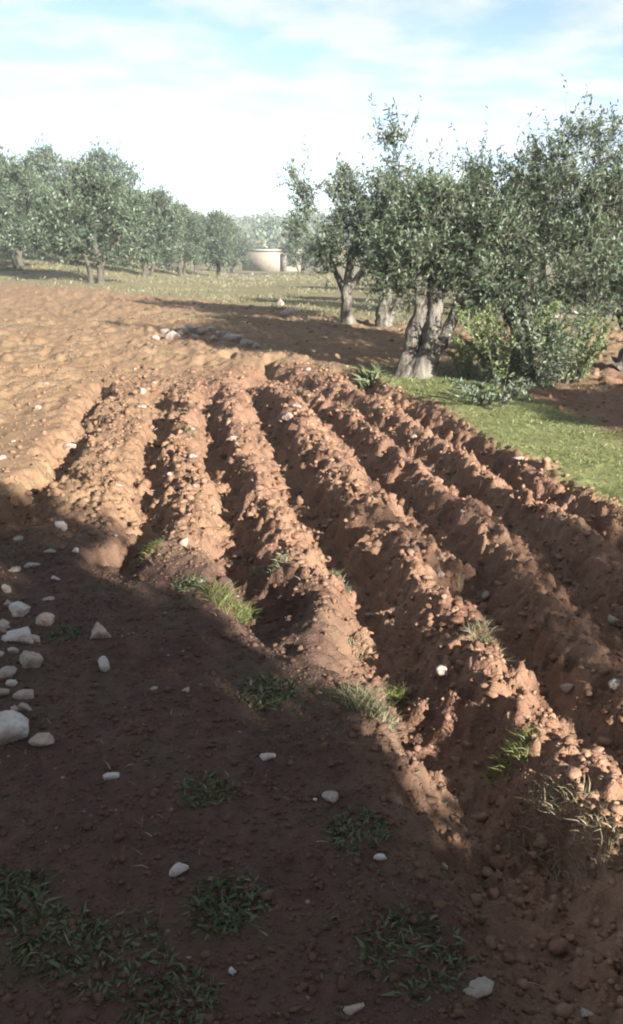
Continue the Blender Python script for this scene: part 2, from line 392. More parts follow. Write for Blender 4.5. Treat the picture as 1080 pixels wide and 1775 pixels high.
for a in [
    (36, 1068, 50, 'white', 'white stone with a hollow at the top of the left heap', .8, .75),
    (80, 1082, 34, 'pink', 'small pinkish stone at the right end of the top of the left heap', .8, .8),
    (38, 1108, 64, 'white', 'long pale stone lying slanted below the top stone of the left heap', .5, .5),
    (3, 1090, 44, 'grey', 'grey-beige stone cut by the left frame edge beside the top of the heap', .8, .6),
    (52, 1152, 54, 'grey', 'blocky grey-beige stone in the middle of the left heap', .8, .75),
    (12, 1172, 38, 'grey', 'dull beige stone low against the blocky grey stone of the left heap', .8, .5),
    (0, 1136, 18, 'white', 'tiny pale stone at the left frame edge between the heap stones', .8, .7),
    (44, 1210, 40, 'pink', 'pink stone alone between the middle and bottom of the left heap', .8, .6),
    (1, 1208, 30, 'pink', 'pink stone cut by the left frame edge above the biggest white stone', .8, 1.0),
    (12, 1278, 82, 'white', 'biggest white stone of the left heap, at its lower end', .8, .85),
    (42, 1232, 28, 'grey', 'small beige stone leaning on the biggest white stone', .8, .8),
    (60, 1112, 22, 'grey', 'small grey stone wedged right of the long slanted heap stone', .8, .8),
    (22, 1132, 24, 'pink', 'small pink stone wedged above the blocky grey heap stone', .8, .7),
    (20, 1190, 22, 'white', 'small pale stone below the dull beige heap stone', .8, .7),
    (28, 1232, 20, 'pink', 'little pink stone behind the biggest white stone', .8, .7),
    (14, 1050, 26, 'grey', 'grey stone left behind the top stone of the left heap', .8, .7),
    (78, 1292, 44, 'pink', 'jagged pinkish stone right of the biggest white stone', .8, .8)]:
    stone(a[0], a[1], a[2] * 1.02, *a[3:], group=HEAP, fine=True)
LOOSE = 'loose stones on the shaded ground'
for a in [
    (174, 1104, 46, 'pink', 'rounded pinkish stone lying alone right of the left stone heap', .8, .8),
    (181, 1162, 22, 'white', 'narrow upright white stone below the rounded pinkish stone', .8, .9, LOOSE, True),
    (10, 1024, 20, 'grey', 'small grey stone at the left edge above the stone heap', .8, .9),
    (95, 1004, 20, 'white', 'thin pale sliver of stone above the stone heap', .5, .45),
    (107, 918, 32, 'white', 'pale stone near the shade edge at left, with a lit top', .7, .55),
    (132, 957, 16, 'white', 'little white stone on dark soil near the shade edge', .8, .7),
    (90, 960, 28, 'grey', 'flat grey stone sliver left of the little white stone', .6, .35),
    (32, 940, 28, 'grey', 'dull grey stone in the shade near the left edge', .8, .6),
    (25, 992, 26, 'grey', 'flat grey stone, left one of a pair above the heap', .6, .4),
    (53, 982, 32, 'grey', 'flat grey stone, right one of a pair above the heap', .6, .4),
    (82, 1040, 24, 'grey', 'low grey stone just above the pinkish heap stone', .7, .4),
    (195, 1348, 30, 'white', 'low white stone with a notch on dark soil at lower left', .7, .6),
    (462, 1316, 26, 'white', 'bright white square stone alone in the centre foreground', .8, .85),
    (310, 1512, 36, 'white', 'tilted white triangular stone on dark ground at lower left', .6, .95),
    (575, 1386, 30, 'grey', 'pale grey stone right of the bright white square stone', .8, .7),
    (545, 1388, 10, 'white', 'tiny white stone just left of the pale grey stone', .8, .7),
    (661, 1494, 24, 'white', 'small flat white stone beside the lower green weeds', .7, .55),
    (405, 1694, 18, 'white', 'small upright white stone near the bottom edge', .8, 1.1),
    (612, 1754, 40, 'pink', 'pinkish flat stone at the bottom edge of the picture', .6, .45),
    (832, 1728, 58, 'grey', 'large dull grey stone at the bottom, right of centre', .8, .7),
    (1015, 1758, 22, 'grey', 'small grey stone in the lower right corner', .8, .7),
    (769, 1508, 16, 'grey', 'small grey stone in the dark furrow at lower right', .8, .7),
    (268, 1197, 14, 'grey', 'tiny grey stone left of the broken straw, middle left shade', .8, .7),
    (322, 1201, 16, 'grey', 'tiny grey stone at the end of the broken straw', .8, .6)]:
    stone(*a[:7], group=LOOSE, tall=len(a) > 8, fine=True)
ROWS = 'pale stones on the plough rows'
for a in [
    (317, 945, 24, 'white', 'white stone on the sunlit ridge above the grass tufts at left', .8, .8),
    (983, 1200, 27, 'pink', 'pale pink stone in the shaded furrow near the right edge', .8, .8),
    (1066, 1200, 27, 'grey', 'grey stone at the right frame edge in the shaded furrow', .8, .9),
    (1062, 1086, 22, 'grey', 'dull grey stone near the right edge, upper shaded furrow', .8, .9),
    (765, 1180, 27, 'pink', 'pinkish stone on the left flank of the broad sunlit ridge', .8, .8),
    (763, 1001, 18, 'white', 'white stone, lower one of two on the ridge right of centre', .8, .8),
    (760, 971, 18, 'white', 'white stone, upper one of two on the ridge right of centre', .8, .7),
    (841, 1044, 19, 'grey', 'grey stone beside the dry stalk on the ridge', .8, 1.0),
    (640, 1070, 19, 'grey', 'grey stone in the dark central furrow', .8, .8),
    (67, 708, 15, 'white', 'white stone on the smooth dry soil at far left', .8, .8),
    (80, 668, 16, 'white', 'flat white stone farther up the smooth dry soil at left', .8, .45),
    (5, 796, 18, 'white', 'white stone at the left frame edge on sunlit soil', .8, .8),
    (117, 777, 27, 'pink', 'broad pale stone beside the leftmost furrow', .7, .6),
    (247, 686, 16, 'white', 'white stone, upper one of a pair beside the second furrow', .8, .8),
    (245, 709, 18, 'white', 'white stone, lower one of a pair beside the second furrow', .8, .55),
    (205, 844, 24, 'white', 'flat white stone on the second ridge from the left', .7, .45),
    (335, 793, 17, 'white', 'small white stone on the third ridge from the left', .8, .7),
    (500, 726, 30, 'pink', 'largest pale stone among the clods of the far middle rows', .8, .6),
    (513, 706, 20, 'white', 'white stone just behind the largest pale stone of the middle rows', .8, .6),
    (402, 764, 16, 'white', 'small white stone on the ridge left of the central furrow', .8, .7),
    (294, 831, 13, 'white', 'tiny white stone at the second furrow', .8, .7),
    (717, 765, 14, 'white', 'small white stone on the rightmost rows', .8, .6),
    (897, 800, 22, 'white', 'flat white stone at the edge of the green strip', .7, .4),
    (881, 693, 24, 'white', 'white stone under the suckers of the right olive tree', .8, .7),
    (1019, 684, 13, 'white', 'tiny white stone in the shade at right', .8, .7),
    (960, 552, 50, 'grey', 'long pale stone behind the right olive tree', .6, .35),
    (582, 566, 13, 'white', 'white stone left of the foot of the small olive tree', .8, .9),
    (502, 545, 30, 'white', 'pale stone on the far soil edge left of the small olive tree', .7, .6),
    (486, 530, 22, 'grey', 'greyish stone on the far soil edge, left of the pale one', .7, .8)]:
    stone(*a[:3], 'pink' if a[3] == 'white' and a[1] < 1100 else a[3], *a[4:], group=ROWS)
BN = [0]; ORD = ['first', 'second', 'third', 'fourth', 'fifth', 'seventh', 'eighth', 'tenth', 'eleventh', 'twelfth', 'thirteenth', 'fourteenth', 'sixth', 'ninth']
BANK = 'stones of the low heap on the headland'
for q in [(270, 590, 16, 'white'), (285, 578, 18, 'grey'), (302, 588, 26, 'white'), (318, 578, 22, 'grey'), (335, 574, 20, 'grey'), (350, 580, 22, 'pink'),
          (364, 575, 20, 'grey'), (380, 582, 18, 'grey'), (396, 588, 22, 'white'), (410, 592, 30, 'white'), (428, 598, 22, 'grey'), (442, 604, 20, 'grey'), (340, 588, 16, 'pink'), (372, 590, 15, 'white')]:
    BN[0] += 1
    stone(q[0], q[1], q[2] * 1.1, 'pink' if q[3] == 'white' else q[3], '%s stone from the left in the low stone row behind the furrow ends' % ORD[BN[0] - 1], .8, .75, BANK)
r_ = random.Random(5); SMALL = 'small pale stones scattered on the furrows'
for k in range(36):
    py = 640 + 480 * r_.random() ** 1.4; px = r_.uniform(0, 1080)
    if px > 640 + (py - 640) * 1.55 or py > 880 + .42 * px: continue
    stone(px, py, r_.uniform(7, 12), r_.choice(['grey', 'grey', 'pink']), 'little pale stone scattered among the sunlit clods', .8, .7, SMALL)

# ------------------------------------------------------------------ foliage helpers
def blades(P, D, L, W, up=None, seed=0, bend=.35):
    """tapered bent blades: base points, unit directions, lengths, widths"""
    r = np.random.default_rng(seed); n = len(P)
    side = np.cross(D, r.normal(size=(n, 3))); side /= np.linalg.norm(side, axis=1)[:, None] + 1e-9
    hor = D * np.array([1, 1, 0]) + r.normal(size=(n, 3)) * np.array([.3, .3, 0])
    L = L[:, None]; W = W[:, None]
    m = P + D * L * .55
    tip = m + (D + hor * bend * 2 - np.array([0, 0, bend])) * L * .45
    V = np.stack([P - side * W * .5, P + side * W * .5, m + side * W * .42, m - side * W * .42, tip], 1).reshape(-1, 3)
    b = np.arange(n)[:, None] * 5
    q = b + np.array([0, 1, 2, 3]); t = b + np.array([3, 2, 4])
    return V, q, t, np.repeat(r.random(n), 5)
def dirs(n, r, spread):
    a = r.random(n) * 6.283; s = spread * np.sqrt(r.random(n))
    return np.stack([np.sin(s) * np.cos(a), np.sin(s) * np.sin(a), np.cos(s)], 1)
def tuft(name, px, py, rad, h, n, mat, label, group, cat='grass tuft', wid=.004, spread=1.0, seed=1, flat=1.0):
    x, y, z, dep = at(px, py); r = np.random.default_rng(seed)
    a = r.random(n) * 6.283; q = rad * np.sqrt(r.random(n)); P = np.stack([q * np.cos(a), q * np.sin(a) * flat, 0 * a], 1)
    P[:, 2] = hf(P[:, 0] + x, P[:, 1] + y) - z - .004
    V, qd, t, A = blades(P, dirs(n, r, spread), h * r.uniform(.45, 1.1, n), wid * r.uniform(.7, 1.4, n), seed=seed)
    o = link(name, mesh_np(name, V, qd, t, {'rnd': A}), mat, None, (x, y, z)); tag(o, label, cat, group); return o

GT = 'grass tufts among the rows'
for i, a in enumerate([
    (400, 1052, .125, .13, 420, M_GRASS, 'bright green grass tuft at the end of the left-centre ridge'),
    (258, 952, .09, .07, 220, M_GRASS, 'small green tuft on the ridge end near the second furrow'),
    (640, 1215, .12, .13, 420, M_PALEG, 'pale grass tuft at the end of the central sunlit ridge'),
    (690, 1210, .05, .10, 140, M_GRASS, 'greenish tuft tip right beside the pale central tuft'),
    (590, 1000, .07, .08, 160, M_WEED, 'dark green tuft inside the central furrow'),
    (885, 1325, .08, .10, 220, M_GRASS, 'green tuft on the left flank of the broad right ridge'),
    (840, 1110, .09, .10, 240, M_PALEG, 'straw-coloured tuft on top of the broad ridge'),
    (950, 1400, .13, .10, 320, M_STRAW, 'dry straw tuft on the lower end of the broad right ridge'),
    (1020, 1480, .12, .09, 260, M_STRAW, 'dry straw tuft near the right edge at the ridge foot'),
    (480, 980, .07, .07, 160, M_PALEG, 'pale grass on the right side of the third furrow'),
    (325, 750, .09, .09, 150, M_WEED, 'dull green tuft in the second furrow farther back'),
    (440, 1000, .06, .06, 120, M_PALEG, 'little pale tuft beside the ridge end, left of the central furrow'),
    (620, 1140, .06, .08, 140, M_STRAW, 'dry straw wisp on the central ridge above the pale tuft')]):
    tuft('grass_tuft', a[0], a[1], a[2] * .9, a[3] * .72, int(a[4] * 1.3), *a[5:], GT, seed=30 + i, wid=.0028)
WG = 'low weeds on the shaded ground'
for i, a in enumerate([
    (115, 1102, .075, .05, 170, 'dark green weed patch beside the left stone heap'),
    (465, 1205, .11, .06, 220, 'grey-green weed left of the central ridge end'),
    (395, 1570, .10, .07, 260, 'broad green weed in the lower left foreground'),
    (720, 1650, .13, .06, 260, 'low green weed at the bottom, right of centre'),
    (15, 1560, .10, .08, 220, 'upright green weeds at the left frame edge'),
    (620, 1440, .09, .05, 180, 'dark weed patch above the small flat white stone'),
    (355, 1370, .09, .05, 150, 'olive green weed between the two white foreground stones'),
    (210, 1660, .13, .05, 220, 'flat weed spread near the bottom left'),
    (100, 1640, .11, .06, 200, 'dark weeds left of the flat bottom weed'),
    (330, 1010, .09, .05, 130, 'thin weeds on the shade edge below the ridge end'),
    (300, 1740, .10, .06, 160, 'weed cut by the bottom frame edge at left')]):
    tuft('weed', a[0], a[1], a[2], a[3] * .6, int(a[4] * 1.6), M_WEED, a[5], WG, 'weed', wid=.009, spread=1.5, seed=60 + i)
tuft('squill_plant', 640, 655, .14, .26, 90, M_WEED, 'bluish green strap-leaved plant left of the main olive trunk', None, 'plant', wid=.028, spread=1.1, seed=80)
tuft('dry_stalk', 800, 1030, .015, .20, 7, M_STRAW, 'single dry stalk standing on the broad ridge', None, 'stalk', wid=.004, spread=.25, seed=81)

def stuff_blades(name, label, x, y, h, wd, mat, spread, seed, cat='grass'):
    r = np.random.default_rng(seed); n = len(x)
    P = np.stack([x, y, hf(x, y) - .005], 1)
    V, q, t, A = blades(P, dirs(n, r, spread), h * r.uniform(.5, 1.2, n), wd * r.uniform(.7, 1.3, n), seed=seed)
    tag(link(name, mesh_np(name, V, q, t, {'rnd': A}), mat), label, cat, None, 'stuff')
def scatter(n, x0, x1, y0, y1, seed, f):
    r = np.random.default_rng(seed); x = r.uniform(x0, x1, n); y = r.uniform(y0, y1, n)
    k = r.random(n) < f(x, y); return x[k], y[k]
x, y = scatter(60000, 0, 5, 3.0, 13, 1, lambda x, y: zones(x, y)[1] * (.25 + .75 * sst(.35, .6, fbm(x * 2.4, y * 2.4, 88, 3))))
stuff_blades('short_grass', 'short green grass on the strip right of the furrows', x, y, (.025 + .003 * y) * (.6 + .9 * fbm(x * 1.5, y * 1.5, 140, 2)), .006 + 0 * x, M_GRASS, 1.1, 2)
r_ = np.random.default_rng(9); n = 30000
y = 17 + 45 * r_.random(n) ** 1.6; x = (r_.random(n) * 1.25 - .95) * .42 * y
k = r_.random(n) < zones(x, y)[1] * sst(.38, .58, fbm(x * .5, y * .5, 33, 3)); x, y = x[k], y[k]
stuff_blades('pale_grass', 'pale dry grass under the far olive trees', x, y, .05 + .0028 * y, .007 + .0005 * y, M_PALEG, .9, 3)
x, y = scatter(24000, -4.5, 3, 1.3, 14, 4, lambda x, y: (sst(.42, .66, fbm(x * 1.5, y * 1.5, 91, 3)) * .7 + .05) * (np.abs(x) < .42 * y + .4))
stuff_blades('straw', 'bits of dry straw lying over the furrows', x, y, .045 + .0005 * y, .0025 + .0002 * y, M_STRAW, 1.55, 5)
x, y = scatter(40000, -7, 1, 5, 20, 6, lambda x, y: sst(.5, .7, fbm(x * .8 + 9, y * .8, 21, 3)) * (zones(x, y)[2]) * .9)
stuff_blades('sparse_weeds', 'sparse low weeds on the dry soil at left', x, y, .03 + .0015 * y, .004 + .0002 * y, M_PALEG, 1.2, 7)

x, y = scatter(40000, -2.6, 1.2, 1.2, 5.0, 8, lambda x, y: zones(x, y)[3] * sst(.50, .70, fbm(x * 2.0, y * 2.0, 121, 3)) * .8)
stuff_blades('ground_weeds', 'low green weeds creeping over the shaded ground', x, y, .02 + 0 * x, .007 + 0 * x, M_WEED, 1.45, 11, 'weeds')

# ------------------------------------------------------------------ olive trees
def tube(pts, rad, sides=6, knob=0.0, seed=0, flare=0.0):
    r = np.random.default_rng(seed); pts = np.asarray(pts, float); n = len(pts)
    tang = np.gradient(pts, axis=0); tang /= np.linalg.norm(tang, axis=1)[:, None] + 1e-9
    u = np.cross(tang, np.where(np.abs(tang[:, 2:3]) > .8, [[1., 0, 0]], [[0., 0, 1]])); u /= np.linalg.norm(u, axis=1)[:, None] + 1e-9
    for i in range(1, n):      # keep the frame from twisting
        q = u[i - 1] - tang[i] * (u[i - 1] @ tang[i]); u[i] = q / (np.linalg.norm(q) + 1e-9)
    v = np.cross(tang, u)
    a = np.arange(sides) / sides * 2 * np.pi
    R = np.repeat(np.asarray(rad, float)[:, None], sides, 1)
    if knob:
        ph = r.random(6) * 6.28
        for k in range(1, 6):
            R = R * (1 + knob / k ** .6 * np.sin(k * a[None] + ph[k] + np.arange(n)[:, None] * (.25 + .12 * k)))
        R = R * (1 + knob * .5 * (r.random((n, sides)) - .5))
    V = pts[:, None] + R[..., None] * (np.cos(a)[None, :, None] * u[:, None] + np.sin(a)[None, :, None] * v[:, None])
    i = np.arange(n * sides).reshape(n, sides); j = np.roll(i, -1, 1)
    q = np.stack([i[:-1], j[:-1], j[1:], i[1:]], -1).reshape(-1, 4)
    V = np.concatenate([V.reshape(-1, 3), pts[-1:]])
    t = np.stack([i[-1], j[-1], np.full(sides, n * sides)], -1)
    return V, q, t
def spline(P, n):
    P = np.asarray(P, float); t = np.linspace(0, len(P) - 1, n); k = np.clip(t.astype(int), 0, len(P) - 2); f = (t - k)[:, None]
    p0 = P[np.maximum(k - 1, 0)]; p1 = P[k]; p2 = P[k + 1]; p3 = P[np.minimum(k + 2, len(P) - 1)]
    return .5 * (2 * p1 + (p2 - p0) * f + (2 * p0 - 5 * p1 + 4 * p2 - p3) * f ** 2 + (3 * p1 - p0 - 3 * p2 + p3) * f ** 3)
def join(parts):
    Vs, Q, T = [], [], []; o = 0
    for V, q, t in parts:
        Vs.append(V); Q.append(q + o); T.append(t + o); o += len(V)
    return np.concatenate(Vs), np.concatenate(Q), np.concatenate(T)

def olive_meshes(key, stems, blobs, seed, leaf=.055, lw=.016, twig=(.22, .42), twigs=11, per=15, droop=.0, shoots=0):
    """stems: [(points, r0, r1)], blobs: [(centre, radii, clusters)] in local metres; returns trunk, branch and crown meshes"""
    r = np.random.default_rng(seed)
    parts = []; nodes = []
    for k, (P, r0, r1) in enumerate(stems):
        n = 18; S = spline(P, n); rad = np.linspace(1, 0, n) ** .8 * (r0 - r1) + r1
        if S[0, 2] < .05: rad[:4] *= np.array([1.75, 1.4, 1.18, 1.06])
        S[1:-1] += r.normal(0, r0 * .08, (n - 2, 3))
        parts.append(tube(S, rad, 14, .13, seed + k))
        for i in range(n // 2, n): nodes.append((S[i], rad[i]))
    V, q, t = join(parts); trunk = mesh_np(key + '_trunk', V, q, t, smooth=True)
    C = []
    for c, rr, m in blobs:
        d = r.normal(size=(m, 3)); d /= np.linalg.norm(d, axis=1)[:, None]
        C.append(np.array(c) + d * np.array(rr) * (r.random((m, 1)) ** .42))
    C = np.concatenate(C); top = np.mean([p for p, _ in nodes], axis=0)
    C = C[np.argsort(np.linalg.norm(C - top, axis=1))]
    parts = []; NP = np.array([p for p, _ in nodes]); NR = [q_ for _, q_ in nodes]
    for c in C:
        d = np.linalg.norm(NP - c, axis=1) + .35 * np.maximum(NP[:, 2] - c[2], 0); i = int(np.argmin(d))
        a = NP[i]; L = np.linalg.norm(c - a)
        if L < .03: continue
        mid = (a + c) / 2 + np.array([0, 0, -.10 * L]) + r.normal(0, .07 * L, 3)
        S = spline([a, mid, c], 6); ra = min(NR[i] * .72, .012 + .022 * L); rb = max(ra * .45, .004)
        rd = np.linspace(ra, rb, 6)
        parts.append(tube(S, rd, 5, 0, 0)); NP = np.concatenate([NP, S[2:]]); NR += list(rd[2:])
    # twigs
    n = len(C) * twigs; o = np.repeat(C, twigs, 0) + r.normal(0, .05, (n, 3))
    ctr = np.array([np.mean(C[:, 0]), np.mean(C[:, 1]), np.mean(C[:, 2]) - .4])
    out = o - ctr; out /= np.linalg.norm(out, axis=1)[:, None] + 1e-9
    d = out * .55 + np.array([0, 0, .45 - droop]) + r.normal(0, .6, (n, 3)); d /= np.linalg.norm(d, axis=1)[:, None]
    Lt = r.uniform(twig[0], twig[1], n)
    e = o + d * Lt[:, None] + np.array([0, 0, -1]) * (Lt * (.12 + droop * .5))[:, None]
    if shoots:                       # long upright water shoots breaking the outline
        hi = C[np.argsort(-(C[:, 2] + r.normal(0, .35, len(C))))][:max(shoots, 1)]
        so = hi[np.arange(shoots) % len(hi)] + r.normal(0, .06, (shoots, 3)); sdir = np.stack([r.normal(0, .28, shoots), r.normal(0, .28, shoots), np.ones(shoots)], 1)
        sdir /= np.linalg.norm(sdir, axis=1)[:, None]; sl = r.uniform(.35, .8, shoots)
        o = np.concatenate([o, so]); d = np.concatenate([d, sdir]); e = np.concatenate([e, so + sdir * sl[:, None]]); n = len(o)
    br = join(parts)
    sd = np.cross(d, r.normal(size=(n, 3))); sd /= np.linalg.norm(sd, axis=1)[:, None]; s2 = np.cross(d, sd)
    wv = .0035 * leaf / .055
    TV = np.stack([o + sd * wv, o - sd * wv * .5 + s2 * wv * .87, o - sd * wv * .5 - s2 * wv * .87, e], 1).reshape(-1, 3)
    b = np.arange(n)[:, None] * 4
    TT = np.concatenate([b + np.array([0, 1, 3]), b + np.array([1, 2, 3]), b + np.array([2, 0, 3])])
    V = np.concatenate([br[0], TV]); branch = mesh_np(key + '_branches', V, br[1], np.concatenate([br[2], TT + len(br[0])]), smooth=True)
    # leaves
    m = n * per; tt = (r.random((n, per)) ** .8)[..., None]
    B = (o[:, None] * (1 - tt) + e[:, None] * tt).reshape(-1, 3); D = np.repeat(d, per, 0)
    ld = D * .5 + r.normal(0, .62, (m, 3)) + np.array([0, 0, -.05]); ld /= np.linalg.norm(ld, axis=1)[:, None]
    sdv = np.cross(ld, r.normal(size=(m, 3)) + np.array([0, 0, 1.2])); sdv /= np.linalg.norm(sdv, axis=1)[:, None] + 1e-9
    ll = (leaf * r.uniform(.65, 1.25, m))[:, None]; w_ = (lw * r.uniform(.75, 1.25, m))[:, None]
    LV = np.stack([B, B + ld * ll * .45 + sdv * w_ * .5, B + ld * ll, B + ld * ll * .45 - sdv * w_ * .5], 1).reshape(-1, 3)
    Q = np.arange(m * 4).reshape(m, 4)
    rc = np.repeat(np.clip(.55 * np.concatenate([r.random(len(C)).repeat(twigs), r.random(shoots)]).repeat(per) + .45 * r.random(m), 0, 1), 4)
    crown = mesh_np(key + '_leaves', LV, Q, None, {'rnd': rc})
    print(key, 'leaves', m)
    return trunk, branch, crown

def plant_tree(meshes, loc, label, group, rot=0.0, scale=1.0, leafmat=None):
    root = empty('olive_tree', loc); root.rotation_euler = (0, 0, rot); root.scale = (scale,) * 3
    tag(root, label, 'olive tree', group)
    bk = M_BARKD if leafmat is M_FAR else M_BARK
    tk = link('trunk', meshes[0], bk, root); link('branches', meshes[1], bk, tk); link('crown', meshes[2], leafmat or M_LEAF, root)
    return root

NEAR = 'olive trees right of the furrows'
# the gnarled tree at the field edge
bx, by, bz, _ = at(720, 652)
main = olive_meshes('main_olive',
    [([(-.13, .02, -.08), (-.10, .03, .15), (-.05, .04, .36), (-.02, .05, .65), (.03, .05, .95), (0, .1, 1.4)], .125, .055),
     ([(.0, -.07, -.08), (.05, -.06, .15), (.13, -.04, .33), (.22, .0, .65), (.22, .02, .95), (.12, .05, 1.35)], .125, .06),
     ([(.10, .02, -.06), (.17, .0, .18), (.29, .0, .38), (.44, .02, .66), (.52, .05, 1.0)], .10, .045),
     ([(-.20, -.10, -.10), (-.10, -.06, .06), (.02, -.05, .20), (.10, -.04, .36)], .09, .05)],
    [((-.12, .1, 1.45), (.38, .5, .55), 46), ((.05, .0, 1.85), (.40, .5, .36), 28), ((.55, .0, 1.35), (.42, .5, .5), 40),
     ((-.15, .35, 1.2), (.35, .4, .25), 12), ((.75, .1, 1.0), (.22, .25, .25), 8), ((-.3, .05, 2.62), (.16, .15, .30), 4)], 1, leaf=.062, lw=.019, twigs=11, per=17, shoots=22)
plant_tree(main, (bx, by, bz), 'gnarled olive tree with twisted pale trunk at the field edge', NEAR)
# big tree right of it
bx, by, bz, _ = at(898, 655)
r1 = olive_meshes('right_olive',
    [([(0, 0, -.06), (-.03, .05, .35), (.04, .05, .75), (.0, .05, 1.3)], .15, .06),
     ([(.04, 0, .25), (.25, .05, .7), (.45, .0, 1.2)], .09, .045), ([(0, 0, .45), (-.22, .05, .9), (-.4, .1, 1.4)], .08, .04)],
    [((-.35, .1, 1.5), (.55, .7, .6), 46), ((.45, .0, 1.6), (.6, .7, .65), 50), ((.25, .1, 2.3), (.55, .6, .40), 30), ((-.45, .1, 2.15), (.42, .5, .35), 22),
     ((1.0, .1, 2.05), (.45, .6, .55), 28), ((.65, .0, 2.7), (.36, .4, .22), 10), ((.95, -.1, 1.2), (.5, .5, .4), 26), ((-.1, 0, 1.0), (.5, .5, .3), 24)], 2, leaf=.062, lw=.019, twigs=10, per=15, shoots=60)
plant_tree(r1, (bx, by, bz), 'tall bushy olive tree behind the light green suckers at right', NEAR)
r2 = olive_meshes('edge_olive',
    [([(0, 0, -.06), (.05, .05, .4), (-.02, .05, .85), (.0, .05, 1.4)], .15, .06), ([(.04, 0, .3), (-.2, .05, .8), (-.35, .0, 1.3)], .09, .045)],
    [((-.05, .1, 1.6), (.8, .8, .6), 66), ((.1, .0, 2.25), (.7, .8, .45), 34), ((-.1, .0, .95), (.8, .7, .3), 40)], 3, leaf=.064, lw=.02, twigs=9, per=15, shoots=26)
bx, by, bz, _ = at(1090, 634)
plant_tree(r2, (bx, by, bz), 'olive tree at the right frame edge, cut by the picture border', NEAR, 0, 1.0)
# small slender tree farther back
bx, by, bz, _ = at(602, 560)
sm = olive_meshes('slender_olive',
    [([(0, 0, -.06), (-.02, 0, .4), (.02, .05, .9), (.05, .05, 1.4)], .13, .05), ([(.0, 0, .5), (-.25, .05, 1.0), (-.5, .0, 1.5)], .07, .035), ([(.0, 0, .6), (.35, .05, 1.1), (.6, .0, 1.5)], .07, .035)],
    [((.15, .1, 1.75), (.65, .7, .62), 64), ((.75, .0, 1.7), (.5, .6, .6), 40), ((-.45, .1, 1.3), (.4, .5, .35), 16), ((-.85, .0, 2.3), (.32, .4, .75), 15), ((-.15, .1, 2.5), (.4, .4, .25), 12), ((.75, .1, 2.65), (.35, .4, .35), 12)], 4, leaf=.08, lw=.026, twigs=9, per=15, shoots=40)
plant_tree(sm, (bx, by, bz), 'slender olive tree with thin dark trunk left of the gnarled tree', NEAR)
bx, by, bz, _ = at(668, 566)
fr = olive_meshes('fork_olive',
    [([(0, 0, -.06), (-.05, 0, .3), (.05, .05, .7), (.1, .05, 1.2)], .14, .06), ([(.05, 0, .1), (.28, .05, .5), (.45, .0, 1.1)], .10, .04)],
    [((.2, .1, 1.6), (.85, .8, .6), 74), ((.3, .0, 2.3), (.6, .6, .4), 34)], 5, leaf=.085, lw=.027, twigs=9, per=15, shoots=30)
plant_tree(fr, (bx, by, bz), 'olive tree with pale forked trunk seen behind the gnarled tree', NEAR)
for i, (px, d, lab, ro, s) in enumerate([(800, 19, 'olive tree in the gap between gnarled and right trees', 1.2, 1.05), (930, 20, 'olive tree half hidden behind the tall bushy right tree', 2.6, 1.1),
        (1050, 18.5, 'olive tree behind the one at the right frame edge', 4.0, 1.1), (742, 13.4, 'olive tree close behind the gnarled tree, mostly hidden', .9, .88), (745, 30, 'far olive tree glimpsed behind the gnarled trunk', 5.1, 1.1), (880, 32, 'far olive tree deepest in the grove at right', .4, 1.2)]):
    X = (px - 540) / FPX * d * 1.0; Y = d
    plant_tree(fr if i % 2 else r2, (X, Y, float(hf(X, Y)) - .02), lab, NEAR, ro, s)

# trees beside and behind the viewer whose shade falls into the picture; last two added to cut sky light
SH = 'olive trees behind the viewer'
big = olive_meshes('behind_olive', [([(0, 0, -.1), (.05, 0, .5), (0, .05, 1.1), (.05, 0, 1.8)], .22, .09), ([(0, 0, .7), (.5, .1, 1.3), (.9, 0, 1.9)], .11, .05), ([(0, 0, .7), (-.5, .1, 1.3), (-.9, 0, 1.9)], .11, .05)],
    [((0, 0, 3.0), (2.1, 2.1, 1.7), 480), ((0, 0, 1.9), (2.0, 2.0, .6), 110)], 6, leaf=.12, lw=.05, twigs=9, per=12)
slim = olive_meshes('beside_olive', [([(0, 0, -.1), (.05, 0, .5), (0, .05, 1.1), (.05, 0, 1.8)], .16, .06), ([(0, 0, .6), (.35, .1, 1.2), (.5, 0, 1.8)], .09, .04)],
    [((0, 0, 2.35), (.85, .85, 1.1), 130), ((0, 0, 1.4), (.8, .8, .5), 40)], 7, leaf=.09, lw=.032, twigs=9, per=11)
for (M_, X, Y, lab, ro, s) in [(big, 2.34, -3.25, 'large olive tree behind the viewer shading the foreground', 0, .88), (slim, 8.2, -4.65, 'slim olive tree behind the viewer to the right', 1.0, 1.25), (big, 8.8, 1.2, 'olive tree right of the picture beside the green strip', 2.0, .74),
        (big, -4.5, -6.0, 'unseen olive tree added behind the viewer at left to dim sky light', 1.7, .95), (big, 7.5, -9.5, 'unseen olive tree added farther behind the viewer to dim sky light', 2.9, 1.0)]:
    plant_tree(M_, (X, Y, float(hf(X, Y))), lab, SH, ro, s)

